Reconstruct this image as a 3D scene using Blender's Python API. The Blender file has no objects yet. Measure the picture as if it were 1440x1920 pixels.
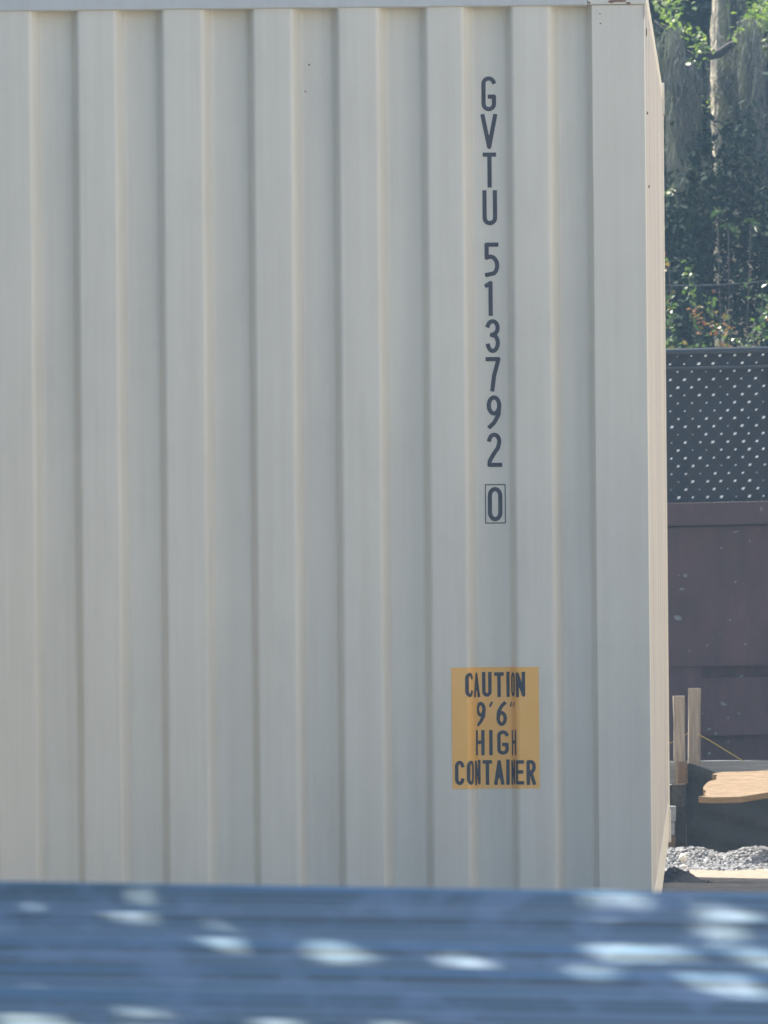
import bpy, math, random
import numpy as np
from mathutils import Vector, Matrix, Euler

random.seed(7)
rng = np.random.default_rng(11)
R = math.radians

# ------------------------------------------------------------------ camera
F_PX = 24000.0                      # focal length in photo pixels (1440 x 1920)
CAM_Z = 1.50
PITCH = -110.0 / F_PX
ROLL = R(0.52)
scn = bpy.context.scene
cam_data = bpy.data.cameras.new('camera')
cam = bpy.data.objects.new('camera', cam_data)
scn.collection.objects.link(cam)
cam_data.sensor_fit = 'VERTICAL'
cam_data.sensor_height = 36.0
cam_data.lens = F_PX / 1920.0 * 36.0
cam_data.clip_start = 0.1
cam_data.clip_end = 1500
cam_data.dof.use_dof = True
cam_data.dof.focus_distance = 36.8
cam_data.dof.aperture_fstop = 44.0
cam_rot = Matrix.Rotation(PITCH, 3, 'X') @ Matrix.Rotation(ROLL, 3, 'Y') @ Matrix.Rotation(R(90), 3, 'X')
cam.matrix_world = Matrix.Translation((0, 0, CAM_Z)) @ cam_rot.to_4x4()
scn.camera = cam
scn.render.resolution_x = 768
scn.render.resolution_y = 1024
scn.render.engine = 'CYCLES'
scn.cycles.max_bounces = 8
scn.cycles.volume_bounces = 1

# ------------------------------------------------------------------ sky, sun, exposure
SUN_E, SUN_A = R(50), R(48)         # elevation; azimuth from the view direction towards the left
SUN = Vector((-math.cos(SUN_E) * math.sin(SUN_A), math.cos(SUN_E) * math.cos(SUN_A), math.sin(SUN_E)))
world = bpy.data.worlds.new('World')
scn.world = world
world.use_nodes = True
wn = world.node_tree
sky = wn.nodes.new('ShaderNodeTexSky')
sky.sky_type = 'NISHITA'
sky.sun_disc = False
sky.sun_elevation = SUN_E
sky.sun_rotation = -SUN_A
sky.air_density = 1.0
sky.dust_density = 1.5
bg = wn.nodes['Background']
bg.inputs['Strength'].default_value = 0.105
wn.links.new(sky.outputs[0], bg.inputs[0])
sun_data = bpy.data.lights.new('sun', 'SUN')
sun_data.energy = 5.0
sun_data.angle = R(0.53)
sun_data.color = (1.0, 0.93, 0.82)
sun = bpy.data.objects.new('sun', sun_data)
sun.rotation_euler = SUN.to_track_quat('Z', 'Y').to_euler()
sun.location = (0, 0, 30)
scn.collection.objects.link(sun)
vs = scn.view_settings
vs.view_transform = 'Standard'
vs.look = 'None'
vs.exposure = 1.76
vs.gamma = 1.0
vs.use_curve_mapping = False

# ------------------------------------------------------------------ helpers
def P(px, py, d):
    """world point at depth y = d seen at photo pixel (px, py)"""
    v = cam_rot @ Vector(((px - 720) / F_PX, (960 - py) / F_PX, -1.0))
    t = d / v.y
    return Vector((v.x * t, d, CAM_Z + v.z * t))

def link(o, parent=None):
    scn.collection.objects.link(o)
    if parent is not None:
        o.parent = parent
    return o

def tag(o, label=None, cat=None, group=None, kind=None):
    for k, v in (('label', label), ('category', cat), ('group', group), ('kind', kind)):
        if v:
            o[k] = v
    return o

def empty(name, loc=(0, 0, 0), rz=0.0):
    o = bpy.data.objects.new(name, None)
    o.location = loc
    o.rotation_euler = (0, 0, rz)
    o.empty_display_size = 0.2
    return link(o)

class MB:
    def __init__(self):
        self.v, self.f = [], []
    def add(self, verts, faces):
        n = len(self.v)
        self.v += [tuple(p) for p in verts]
        self.f += [tuple(i + n for i in f) for f in faces]
        return self
    def box(self, x0, x1, y0, y1, z0, z1, bev=0.0, M=None):
        if bev <= 0:
            vs_ = [(x, y, z) for z in (z0, z1) for y in (y0, y1) for x in (x0, x1)]
            fs = [(0, 2, 3, 1), (4, 5, 7, 6), (0, 1, 5, 4), (2, 6, 7, 3), (0, 4, 6, 2), (1, 3, 7, 5)]
        else:
            b = bev
            vs_, idx = [], {}
            for i, x in enumerate((x0, x1)):
                for j, y in enumerate((y0, y1)):
                    for k, z in enumerate((z0, z1)):
                        sx, sy, sz = (1, -1)[i], (1, -1)[j], (1, -1)[k]
                        idx[i, j, k, 0] = len(vs_); vs_.append((x, y + sy * b, z + sz * b))
                        idx[i, j, k, 1] = len(vs_); vs_.append((x + sx * b, y, z + sz * b))
                        idx[i, j, k, 2] = len(vs_); vs_.append((x + sx * b, y + sy * b, z))
            fs = []
            I = idx
            for i in (0, 1):
                fs.append([I[i, 0, 0, 0], I[i, 1, 0, 0], I[i, 1, 1, 0], I[i, 0, 1, 0]])
                fs.append([I[0, i, 0, 1], I[1, i, 0, 1], I[1, i, 1, 1], I[0, i, 1, 1]])
                fs.append([I[0, 0, i, 2], I[1, 0, i, 2], I[1, 1, i, 2], I[0, 1, i, 2]])
            for a in (0, 1):
                for c in (0, 1):
                    fs.append([I[a, c, 0, 0], I[a, c, 1, 0], I[a, c, 1, 1], I[a, c, 0, 1]])
                    fs.append([I[a, 0, c, 0], I[a, 1, c, 0], I[a, 1, c, 2], I[a, 0, c, 2]])
                    fs.append([I[0, a, c, 1], I[1, a, c, 1], I[1, a, c, 2], I[0, a, c, 2]])
            for a in (0, 1):
                for c in (0, 1):
                    for e in (0, 1):
                        fs.append([I[a, c, e, 0], I[a, c, e, 1], I[a, c, e, 2]])
            # orient outwards
            ctr = Vector(((x0 + x1) / 2, (y0 + y1) / 2, (z0 + z1) / 2))
            out = []
            for f in fs:
                p = [Vector(vs_[q]) for q in f]
                n = (p[1] - p[0]).cross(p[2] - p[0])
                m = sum(p, Vector()) / len(p) - ctr
                out.append(tuple(f) if n.dot(m) > 0 else tuple(reversed(f)))
            fs = out
        if M is not None:
            vs_ = [M @ Vector(p) for p in vs_]
        return self.add(vs_, fs)
    def tube(self, pts, radii, n=8, cap=True):
        pts = [Vector(p) for p in pts]
        if not hasattr(radii, '__len__'):
            radii = [radii] * len(pts)
        rings = []
        up = None
        for i, p in enumerate(pts):
            t = (pts[min(i + 1, len(pts) - 1)] - pts[max(i - 1, 0)]).normalized()
            if up is None:
                up = t.orthogonal().normalized()
            up = (up - t * up.dot(t)).normalized()
            s = t.cross(up)
            rings.append([p + (up * math.cos(2 * math.pi * k / n) + s * math.sin(2 * math.pi * k / n)) * radii[i] for k in range(n)])
        vs_ = [q for r in rings for q in r]
        fs = []
        for i in range(len(pts) - 1):
            for k in range(n):
                a, b = i * n + k, i * n + (k + 1) % n
                fs.append((a, b, b + n, a + n))
        if cap:
            fs.append(tuple(reversed(range(n))))
            fs.append(tuple(range((len(pts) - 1) * n, len(pts) * n)))
        return self.add(vs_, fs)
    def build(self, name, mat, parent=None, smooth=False, loc=None):
        me = bpy.data.meshes.new(name)
        me.from_pydata(self.v, [], self.f)
        me.validate()
        if mat:
            me.materials.append(mat)
        if smooth:
            for p in me.polygons:
                p.use_smooth = True
        me.update()
        o = bpy.data.objects.new(name, me)
        if loc:
            o.location = loc
        return link(o, parent)

def np_mesh(name, V, Fq, mat, parent=None, tint=None, smooth=False):
    """fast mesh: V (n,3); Fq (m,k); tint per vertex"""
    me = bpy.data.meshes.new(name)
    n, (m, k) = len(V), Fq.shape
    me.vertices.add(n)
    me.vertices.foreach_set('co', np.ascontiguousarray(V, dtype=np.float32).ravel())
    me.loops.add(m * k)
    me.loops.foreach_set('vertex_index', np.ascontiguousarray(Fq, dtype=np.int32).ravel())
    me.polygons.add(m)
    me.polygons.foreach_set('loop_start', np.arange(0, m * k, k, dtype=np.int32))
    me.polygons.foreach_set('loop_total', np.full(m, k, dtype=np.int32))
    if smooth:
        me.polygons.foreach_set('use_smooth', np.ones(m, dtype=bool))
    me.update(calc_edges=True)
    me.validate()
    if tint is not None:
        at = me.attributes.new('tint', 'FLOAT', 'POINT')
        at.data.foreach_set('value', np.asarray(tint, dtype=np.float32))
    me.materials.append(mat)
    return link(bpy.data.objects.new(name, me), parent)

# ---- materials
def new_mat(name):
    m = bpy.data.materials.new(name)
    m.use_nodes = True
    return m, m.node_tree, m.node_tree.nodes['Principled BSDF']

def N(nt, typ, **kw):
    n = nt.nodes.new(typ)
    for k, v in kw.items():
        if k in n.inputs.keys():
            n.inputs[k].default_value = v
        else:
            setattr(n, k, v)
    return n

def ramp(nt, stops, src):
    r = nt.nodes.new('ShaderNodeValToRGB')
    el = r.color_ramp.elements
    while len(el) < len(stops):
        el.new(0.5)
    for e, (p, c) in zip(el, stops):
        e.position = p
        e.color = (*c, 1) if len(c) == 3 else c
    nt.links.new(src, r.inputs[0])
    return r

def coords(nt, scale=(1, 1, 1)):
    tc = nt.nodes.new('ShaderNodeTexCoord')
    mp = nt.nodes.new('ShaderNodeMapping')
    mp.inputs['Scale'].default_value = scale
    nt.links.new(tc.outputs['Object'], mp.inputs[0])
    return mp.outputs[0]

def noise(nt, vec, scale, detail=5, rough=0.55):
    n = N(nt, 'ShaderNodeTexNoise', Scale=scale, Detail=detail, Roughness=rough)
    nt.links.new(vec, n.inputs['Vector'])
    return n.outputs['Fac']

def mix(nt, a, b, fac, mode='MIX'):
    m = nt.nodes.new('ShaderNodeMix')
    m.data_type = 'RGBA'
    m.blend_type = mode
    def put(sock, val):
        if hasattr(val, 'is_output'):
            nt.links.new(val, sock)
        elif isinstance(val, (int, float)):
            sock.default_value = val
        else:
            sock.default_value = (*val, 1)
    put(m.inputs[0], fac); put(m.inputs[6], a); put(m.inputs[7], b)
    return m.outputs[2]

def simple(name, c1, c2, scale=6, rough=0.7, bump=0.0, bscale=40, stretch=(1, 1, 1), metallic=0.0, spec=0.5):
    m, nt, b = new_mat(name)
    vec = coords(nt, stretch)
    r = ramp(nt, [(0.3, c1), (0.7, c2)], noise(nt, vec, scale))
    nt.links.new(r.outputs[0], b.inputs['Base Color'])
    b.inputs['Roughness'].default_value = rough
    b.inputs['Metallic'].default_value = metallic
    b.inputs['Specular IOR Level'].default_value = spec
    if bump:
        bm = N(nt, 'ShaderNodeBump', Strength=bump, Distance=0.02)
        nt.links.new(noise(nt, vec, bscale, 6), bm.inputs['Height'])
        nt.links.new(bm.outputs[0], b.inputs['Normal'])
    return m

def paint_mat(name, base):
    """aged container paint: faint mottling, run-down streaks, dust, rust freckles"""
    m, nt, b = new_mat(name)
    v1 = coords(nt)
    streak = coords(nt, (26, 26, 0.7))
    base_d = tuple(c * 0.94 for c in base)
    c = ramp(nt, [(0.3, base_d), (0.7, base)], noise(nt, v1, 2.2, 6)).outputs[0]
    s = ramp(nt, [(0.40, (0.90, 0.88, 0.86)), (0.6, (1, 1, 1))], noise(nt, streak, 1.0, 6, 0.6)).outputs[0]
    c = mix(nt, c, s, 0.38, 'MULTIPLY')
    dirt = ramp(nt, [(0.50, (0, 0, 0)), (0.80, (1, 1, 1))], noise(nt, coords(nt, (9, 9, 3)), 1.3, 8, 0.65)).outputs[0]
    c = mix(nt, c, (0.34, 0.32, 0.28), mix(nt, (0, 0, 0), dirt, 0.14))
    sp = ramp(nt, [(0.735, (0, 0, 0)), (0.76, (1, 1, 1))], noise(nt, v1, 38, 3, 0.5)).outputs[0]
    c = mix(nt, c, (0.20, 0.12, 0.07), mix(nt, (0, 0, 0), sp, 0.0))
    nt.links.new(c, b.inputs['Base Color'])
    b.inputs['Roughness'].default_value = 0.5
    b.inputs['Specular IOR Level'].default_value = 0.35
    bm = N(nt, 'ShaderNodeBump', Strength=0.25, Distance=0.004)
    h = mix(nt, noise(nt, v1, 5, 4), noise(nt, coords(nt, (3, 3, 0.6)), 4, 3), 0.5)
    nt.links.new(h, bm.inputs['Height'])
    nt.links.new(bm.outputs[0], b.inputs['Normal'])
    return m

def leaf_mat(name, stops, trans=0.35, rough=0.45):
    m, nt, b = new_mat(name)
    at = N(nt, 'ShaderNodeAttribute', attribute_name='tint')
    r = ramp(nt, stops, at.outputs['Fac'])
    nt.links.new(r.outputs[0], b.inputs['Base Color'])
    b.inputs['Roughness'].default_value = rough
    tr = nt.nodes.new('ShaderNodeBsdfTranslucent')
    tc = mix(nt, r.outputs[0], (1.0, 1.25, 0.45), 1.0, 'MULTIPLY')
    nt.links.new(tc, tr.inputs[0])
    ms = nt.nodes.new('ShaderNodeMixShader')
    ms.inputs[0].default_value = trans
    nt.links.new(b.outputs[0], ms.inputs[1])
    nt.links.new(tr.outputs[0], ms.inputs[2])
    nt.links.new(ms.outputs[0], nt.nodes['Material Output'].inputs[0])
    return m

M_PAINT = paint_mat('beige_container_paint', (0.725, 0.685, 0.58))
M_RAIL = paint_mat('rail_paint', (0.57, 0.58, 0.56))
M_RUST = simple('rust', (0.16, 0.07, 0.035), (0.30, 0.17, 0.10), 40, 0.9)
M_STAIN = simple('faded_rust_stain', (0.50, 0.40, 0.30), (0.60, 0.54, 0.46), 40, 0.8)
M_INK = simple('charcoal_lettering', (0.034, 0.036, 0.046), (0.052, 0.054, 0.066), 30, 0.6)
M_YELLOW = simple('yellow_film', (0.88, 0.47, 0.09), (0.92, 0.52, 0.15), 9, 0.5)
M_WOOD = simple('weathered_timber', (0.17, 0.145, 0.12), (0.30, 0.26, 0.215), 5, 0.85, 0.4, 30, (20, 20, 1.5))
M_BOARD = simple('grey_board', (0.16, 0.17, 0.18), (0.26, 0.27, 0.28), 5, 0.85, 0.4, 30, (1.5, 20, 20))
M_BROWN = simple('brown_timber', (0.09, 0.06, 0.04), (0.15, 0.10, 0.065), 6, 0.85, 0.3, 30, (20, 20, 2))
M_FRESH = simple('fresh_split_wood', (0.18, 0.12, 0.06), (0.26, 0.18, 0.10), 4, 0.8, 0.6, 14, (2, 12, 30))
M_CLOTH = simple('black_silt_cloth', (0.012, 0.014, 0.015), (0.026, 0.028, 0.028), 9, 0.75, 0.3, 60)
M_SCREEN = simple('black_windscreen', (0.005, 0.008, 0.011), (0.013, 0.017, 0.021), 7, 0.8, 0.2, 120)
M_VINYL = simple('black_vinyl_pipe', (0.010, 0.012, 0.015), (0.018, 0.02, 0.022), 8, 0.35)
M_WIRE = simple('black_wire', (0.014, 0.016, 0.018), (0.03, 0.03, 0.034), 8, 0.4)
M_GLINT = simple('wire_glint_white', (0.86, 0.87, 0.88), (0.90, 0.90, 0.90), 8, 0.35)  # near-white colour stands in for sun glints on the black wire
M_STRING = simple('yellow_string', (0.20, 0.15, 0.03), (0.26, 0.19, 0.04), 50, 0.7)
M_BARK = simple('oak_bark', (0.16, 0.135, 0.10), (0.68, 0.60, 0.44), 14, 0.95, 1.0, 30, (3, 3, 1))
M_TWIG = simple('dark_limb', (0.020, 0.018, 0.018), (0.05, 0.045, 0.04), 20, 0.9, 0.6, 50)
M_MOSS = leaf_mat('spanish_moss', [(0.0, (0.075, 0.080, 0.075)), (1.0, (0.20, 0.20, 0.185))], 0.15, 0.9)
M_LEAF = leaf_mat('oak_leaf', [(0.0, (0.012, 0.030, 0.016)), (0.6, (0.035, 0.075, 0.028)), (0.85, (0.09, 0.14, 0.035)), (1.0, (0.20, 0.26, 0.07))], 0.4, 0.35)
M_DLEAF = leaf_mat('shade_leaf', [(0.0, (0.010, 0.024, 0.016)), (1.0, (0.028, 0.048, 0.030))], 0.06, 0.85)  # darker copy of the oak leaf, with shade put into the green
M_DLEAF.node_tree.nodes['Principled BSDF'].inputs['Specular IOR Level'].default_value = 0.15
M_LIT = leaf_mat('sunlit_leaf', [(0.0, (0.05, 0.09, 0.03)), (0.6, (0.10, 0.15, 0.045)), (1.0, (0.26, 0.30, 0.12))], 0.4, 0.35)  # lighter copy of the oak leaf, with sunlight put into the green
M_VINE = leaf_mat('vine_leaf', [(0.0, (0.035, 0.07, 0.03)), (0.6, (0.08, 0.13, 0.035)), (0.78, (0.14, 0.13, 0.05)), (0.86, (0.24, 0.12, 0.06)), (1.0, (0.27, 0.085, 0.06))], 0.35, 0.35)
M_WALL = None
M_STONE = simple('grey_stone', (0.08, 0.087, 0.10), (0.28, 0.28, 0.28), 25, 0.85)
M_PALE = simple('pale_stone', (0.50, 0.48, 0.43), (0.66, 0.63, 0.58), 20, 0.8)
M_DARKSOIL = simple('dark_soil', (0.030, 0.028, 0.026), (0.075, 0.07, 0.065), 22, 0.95, 0.9, 50)

# ------------------------------------------------------------------ the ground
def ground():
    m, nt, b = new_mat('sandy_ground')
    v = coords(nt)
    c = ramp(nt, [(0.3, (0.13, 0.115, 0.09)), (0.7, (0.22, 0.195, 0.155))], noise(nt, v, 0.35, 8)).outputs[0]
    c2 = ramp(nt, [(0.35, (0.68, 0.66, 0.62)), (0.7, (1.15, 1.12, 1.08))], noise(nt, v, 16, 8)).outputs[0]
    c = mix(nt, c, c2, 0.8, 'MULTIPLY')
    nt.links.new(c, b.inputs['Base Color'])
    b.inputs['Roughness'].default_value = 0.95
    bm = N(nt, 'ShaderNodeBump', Strength=0.6, Distance=0.02)
    nt.links.new(noise(nt, v, 25, 8), bm.inputs['Height'])
    nt.links.new(bm.outputs[0], b.inputs['Normal'])
    xs = np.concatenate([np.linspace(-600, -10, 12), np.linspace(-6, 6, 61), np.linspace(10, 600, 12)])
    ys = np.concatenate([np.linspace(-200, 42, 12), np.linspace(42.5, 55, 100), np.linspace(56, 110, 30), np.linspace(130, 1200, 12)])
    X, Y = np.meshgrid(xs, ys)
    Z = np.zeros_like(X)
    Z -= 0.135 * np.clip((Y - 44.5) / 3.5, 0, 1)
    near = (Y > 42) & (Y < 56) & (abs(X) < 7)
    Z[near] += 0.007 * (np.sin(X * 7.1 + Y * 5.3) * np.cos(Y * 9.7 - X * 3.0) - 1)[near]
    V = np.stack([X, Y, Z], -1).reshape(-1, 3)
    ny, nx = X.shape
    i = np.arange((ny - 1) * (nx - 1))
    r_, c_ = i // (nx - 1), i % (nx - 1)
    a = r_ * nx + c_
    F = np.stack([a, a + 1, a + 1 + nx, a + nx], 1)
    o = np_mesh('ground', V, F, m, smooth=True)
    tag(o, kind='structure')
ground()

# ------------------------------------------------------------------ shipping container
SC = F_PX / 36.8
W, L, H = 2.438, 12.192, 2.896
YAW = R(-1.51)                      # right side just comes into view
corner = P(1216, 850, 36.8)
Z0 = CAM_Z + (850 + 65) / SC - H
cont = empty('shipping_container', (corner.x, corner.y, Z0), YAW)
tag(cont, 'beige steel shipping container with corrugated end wall, black serial number and yellow height notice', 'shipping container')
# local frame: x to the right (0 = right corner), y away from the camera, z up

OUT, SL, INN, DEP = 0.110, 0.024, 0.091, 0.044
PITCHX = OUT + 2 * SL + INN
REC = 0.137
def profile_end():
    """corrugation of the end wall, from the right post leftwards, as (x, y) with filleted bends"""
    x = -0.149
    pts = [(0 - 0.149, 0.006)]
    raw = []
    y_out, y_in = 0.0025, 0.0025 + DEP
    # first recess begins directly beside the post
    waves = [(1118, 1037), (966, 875), (806, 715), (641, 554), (481, 386), (311, 223), (151, 63.5), (-11, -99), (-173, -262)]
    for r_px, l_px in waves:                 # right and left lip of each recess, as measured
        xr_, xl_ = (r_px - 1216) / SC, (l_px - 1216) / SC
        if xl_ < -W + 0.16:
            break
        raw += [(xr_, y_out), (xr_ - 0.018, y_in), (xl_ + 0.025, y_in), (xl_, y_out)]
    raw.append((-W + 0.149, y_out))
    # fillets
    out = []
    for i, p in enumerate(raw):
        p = Vector(p)
        if i == 0 or i == len(raw) - 1:
            out.append(tuple(p)); continue
        a, b = Vector(raw[i - 1]), Vector(raw[i + 1])
        d1, d2 = (a - p), (b - p)
        r = min(0.009, d1.length * 0.45, d2.length * 0.45)
        p0, p2 = p + d1.normalized() * r, p + d2.normalized() * r
        for k in range(6):
            t = k / 5
            q = p0 * (1 - t) ** 2 + p * 2 * t * (1 - t) + p2 * t * t
            out.append(tuple(q))
    return out
PROF = profile_end()
_d = [PROF[0]]
for a_, b_ in zip(PROF[:-1], PROF[1:]):
    k_ = max(1, int(math.hypot(b_[0] - a_[0], b_[1] - a_[1]) / 0.02))
    _d += [(a_[0] + (b_[0] - a_[0]) * i_ / k_, a_[1] + (b_[1] - a_[1]) * i_ / k_) for i_ in range(1, k_ + 1)]
PROF = _d
# arc length along the profile
_s = [0.0]
for a, b in zip(PROF[:-1], PROF[1:]):
    _s.append(_s[-1] + math.hypot(b[0] - a[0], b[1] - a[1]))
PS = np.array(_s); PXs = np.array([p[0] for p in PROF]); PYs = np.array([p[1] for p in PROF])

zt = 2.896 - 0.0
def zpix(px, py):
    return P(px, py, 36.8).z - Z0
Z_RAIL = zpix(600, 15)
Z_BOT = 0.16
def ripple(x, z):
    return 0.0015 * np.sin(x * 9.0 + z * 2.3) * np.cos(z * 3.1 - x * 4.2)
def sheet_from_profile(prof, z0, z1, nz=10, wob=0.0020):
    V, F = [], []
    zs = np.linspace(z0, z1, nz)
    n = len(prof)
    for j, z in enumerate(zs):
        for (x, y) in prof:
            V.append((x, y + ripple(x, z), z))
    for j in range(nz - 1):
        for i in range(n - 1):
            a = j * n + i
            F.append((a, a + n, a + n + 1, a + 1))
    mb = MB(); mb.add(V, F)
    return mb
o = sheet_from_profile(PROF, Z_BOT, Z_RAIL + 0.004, 24).build('end_panel', M_PAINT, cont, smooth=True)
M_SIDE, _nt, _b = new_mat('banded_side_paint')
_c = ramp(_nt, [(0.36, (0.34, 0.31, 0.30)), (0.5, (0.51, 0.48, 0.42)), (0.62, (0.38, 0.36, 0.36))], noise(_nt, coords(_nt, (1, 0.55, 0.12)), 1.5, 4, 0.6))  # tan and grey bands along the side
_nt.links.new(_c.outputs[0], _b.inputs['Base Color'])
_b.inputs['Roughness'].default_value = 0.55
# side panels (trapezoid corrugation seen at a grazing angle)
def side_profile(x_out, sgn):
    pts = []
    y = 0.165
    while y < L - 0.30:
        pts += [(y, 0.004), (y + 0.072, 0.004), (y + 0.140, 0.038), (y + 0.210, 0.038)]
        y += 0.278
    pts.append((L - 0.165, 0.004))
    return [(x_out - sgn * d, yy) for yy, d in pts]
for sgn, xo in ((1, 0.0), (-1, -W)):
    pr = side_profile(xo, sgn)
    V, F = [], []
    for z in (Z_BOT + 0.001, H - 0.062):
        V += [(x, y, z) for x, y in pr]
    n = len(pr)
    for i in range(n - 1):
        F.append((i, i + 1, i + 1 + n, i + n) if sgn > 0 else (i, i + n, i + 1 + n, i + 1))
    MB().add(V, F).build('side_panel', M_SIDE, cont)
# corner posts
for (x0, x1) in ((-0.1535, 0.0), (-W, -W + 0.1535)):
    mb = MB(); mb.box(x0, x1, 0.0, 0.163, 0.119, H - 0.119, 0.0025); mb.build('corner_post', M_PAINT, cont)
    mb = MB(); mb.box(x0, x1, L - 0.163, L, 0.119, H - 0.119, 0.0025); mb.build('corner_post', M_PAINT, cont)
# castings with oval openings
def casting(cx, cy, z0, sx, sy):
    """cx, cy outer corner; hollow block with an opening in each visible face"""
    mb = MB()
    w, l, h = 0.162, 0.178, 0.118
    p = 0.004
    x0, x1 = (cx - w, cx + p) if sx > 0 else (cx - p, cx + w)
    y0, y1 = (cy - p, cy + l) if sy < 0 else (cy - l, cy + p)
    def plate_with_hole(axis, pos, a0, a1, b0, b1, flip):
        """rectangle with a rounded opening, as a ring of quads"""
        ca, cb = (a0 + a1) / 2, (b0 + b1) / 2
        n = 24
        inner, outer = [], []
        for k in range(n):
            t = 2 * math.pi * k / n
            inner.append((ca + 0.030 * math.cos(t), cb + 0.038 * math.sin(t)))
            c_, s_ = math.cos(t), math.sin(t)
            q = 1 / max(abs(c_), abs(s_))
            outer.append((ca + (a1 - a0) / 2 * c_ * q, cb + (b1 - b0) / 2 * s_ * q))
        def mk(p_, d=0.0):
            a, b = p_
            return (pos + d, a, b) if axis == 'x' else (a, pos + d, b) if axis == 'y' else (a, b, pos + d)
        V = [mk(q) for q in outer] + [mk(q) for q in inner] + [mk(q, flip * 0.026) for q in inner]
        F = []
        for k in range(n):
            k2 = (k + 1) % n
            F.append((k, k2, n + k2, n + k)); F.append((n + k, n + k2, 2 * n + k2, 2 * n + k))
        mb.add(V, F)
    plate_with_hole('x', x1, y0, y1, z0, z0 + h, -1)
    plate_with_hole('x', x0, y0, y1, z0, z0 + h, 1)
    plate_with_hole('y', y0, x0, x1, z0, z0 + h, 1)
    plate_with_hole('y', y1, x0, x1, z0, z0 + h, -1)
    plate_with_hole('z', z0 + h, x0, x1, y0, y1, -1)
    plate_with_hole('z', z0, x0, x1, y0, y1, 1)
    return mb.build('corner_casting', M_PAINT, cont)
for z0 in (0.0, H - 0.118):
    for cx, sx in ((0.0, 1), (-W, -1)):
        for cy, sy in ((0.0, -1), (L, 1)):
            casting(cx, cy, z0, sx, sy)
# rails
MB().box(-W + 0.163, -0.163, -0.004, 0.058, Z_RAIL, H - 0.012, 0.004).build('top_rail', M_RAIL, cont)
MB().box(-W + 0.163, -0.163, -0.002, 0.058, 0.0, Z_BOT, 0.004).build('bottom_rail', M_PAINT, cont)
MB().box(-0.149, -0.0, 0.0035, 0.150, Z_RAIL - 0.001, H - 0.1185).build('header_gusset', M_RAIL, cont) if Z_RAIL < H - 0.13 else None
for x0, x1 in ((-0.062, -0.003), (-W + 0.003, -W + 0.062)):
    MB().box(x0, x1, 0.175, L - 0.175, H - 0.063, H - 0.010, 0.004).build('top_rail', M_PAINT, cont)
    MB().box(x0, x1, 0.175, L - 0.175, 0.01, Z_BOT, 0.004).build('bottom_rail', M_PAINT, cont)
MB().box(-W + 0.062, -0.062, 0.059, L - 0.02, H - 0.034, H - 0.022).build('roof', M_PAINT, cont)
MB().box(-W + 0.062, -0.062, 0.059, L - 0.03, 0.12, 0.15).build('floor', M_BROWN, cont)
for x0, x1 in ((-W + 0.165, -W / 2 - 0.004), (-W / 2 + 0.004, -0.165)):
    d = MB().box(x0, x1, L - 0.05, L - 0.004, 0.15, H - 0.12, 0.006).build('door', M_PAINT, cont)
    for q in (0.3, 0.75):
        x = x0 + (x1 - x0) * q
        MB().tube([(x, L + 0.018, 0.10), (x, L + 0.018, H - 0.1)], 0.016, 10).build('locking_bar', M_RAIL, d, smooth=True)

# weld seam, rust marks and scratches on the end wall
def decal(name, poly, mat, parent, y=-0.0015, th=0.001):
    n = len(poly)
    V = [(x, y, z) for x, z in poly] + [(x, y + th, z) for x, z in poly]
    F = [tuple(range(n))] + [tuple(reversed(range(n, 2 * n)))] + [(i, i + n, (i + 1) % n + n, (i + 1) % n) for i in range(n)]
    return MB().add(V, F).build(name, mat, parent)
inv = cont.matrix_world.inverted()
def Lc(px, py, d=36.8):
    """pixel to container-local coordinates on the end wall plane"""
    bpy.context.view_layer.update()
    M = Matrix.Translation(cont.location) @ Matrix.Rotation(YAW, 4, 'Z')
    p = M.inverted() @ P(px, py, d)
    return p
for (px, py, w, h, nm) in ((1212, 60, 2.6, 20, 'scratch'), (1178, 6, 9, 5, 'rust_spot'), (1146, 3, 12, 6, 'rust_spot'), (1105, 5, 5, 4, 'rust_spot'),
                           (1126, 44, 4, 3, 'rust_spot'), (1214, 212, 3, 7, 'rust_spot'), (1207, 22, 6, 34, 'rust_stain'), (579, 121, 4, 5, 'rust_spot'), (572, 171, 3, 4, 'rust_spot'), (1125, 26, 3, 3, 'rust_spot'), (1160, 2, 34, 5, 'rust_spot'), (1217, 350, 3, 8, 'rust_spot')):
    c = Lc(px, py)
    w, h = w / SC / 2, h / SC / 2
    poly = [(c.x + w * math.cos(t) * random.uniform(.7, 1.1), c.z + h * math.sin(t) * random.uniform(.7, 1.1)) for t in [k * math.pi / 5 for k in range(10)]]
    decal(nm, poly, {'scratch': M_INK, 'rust_stain': M_STAIN}.get(nm, M_RUST), cont, -0.0055 if py < 30 and nm == 'rust_spot' else -0.0015)

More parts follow.
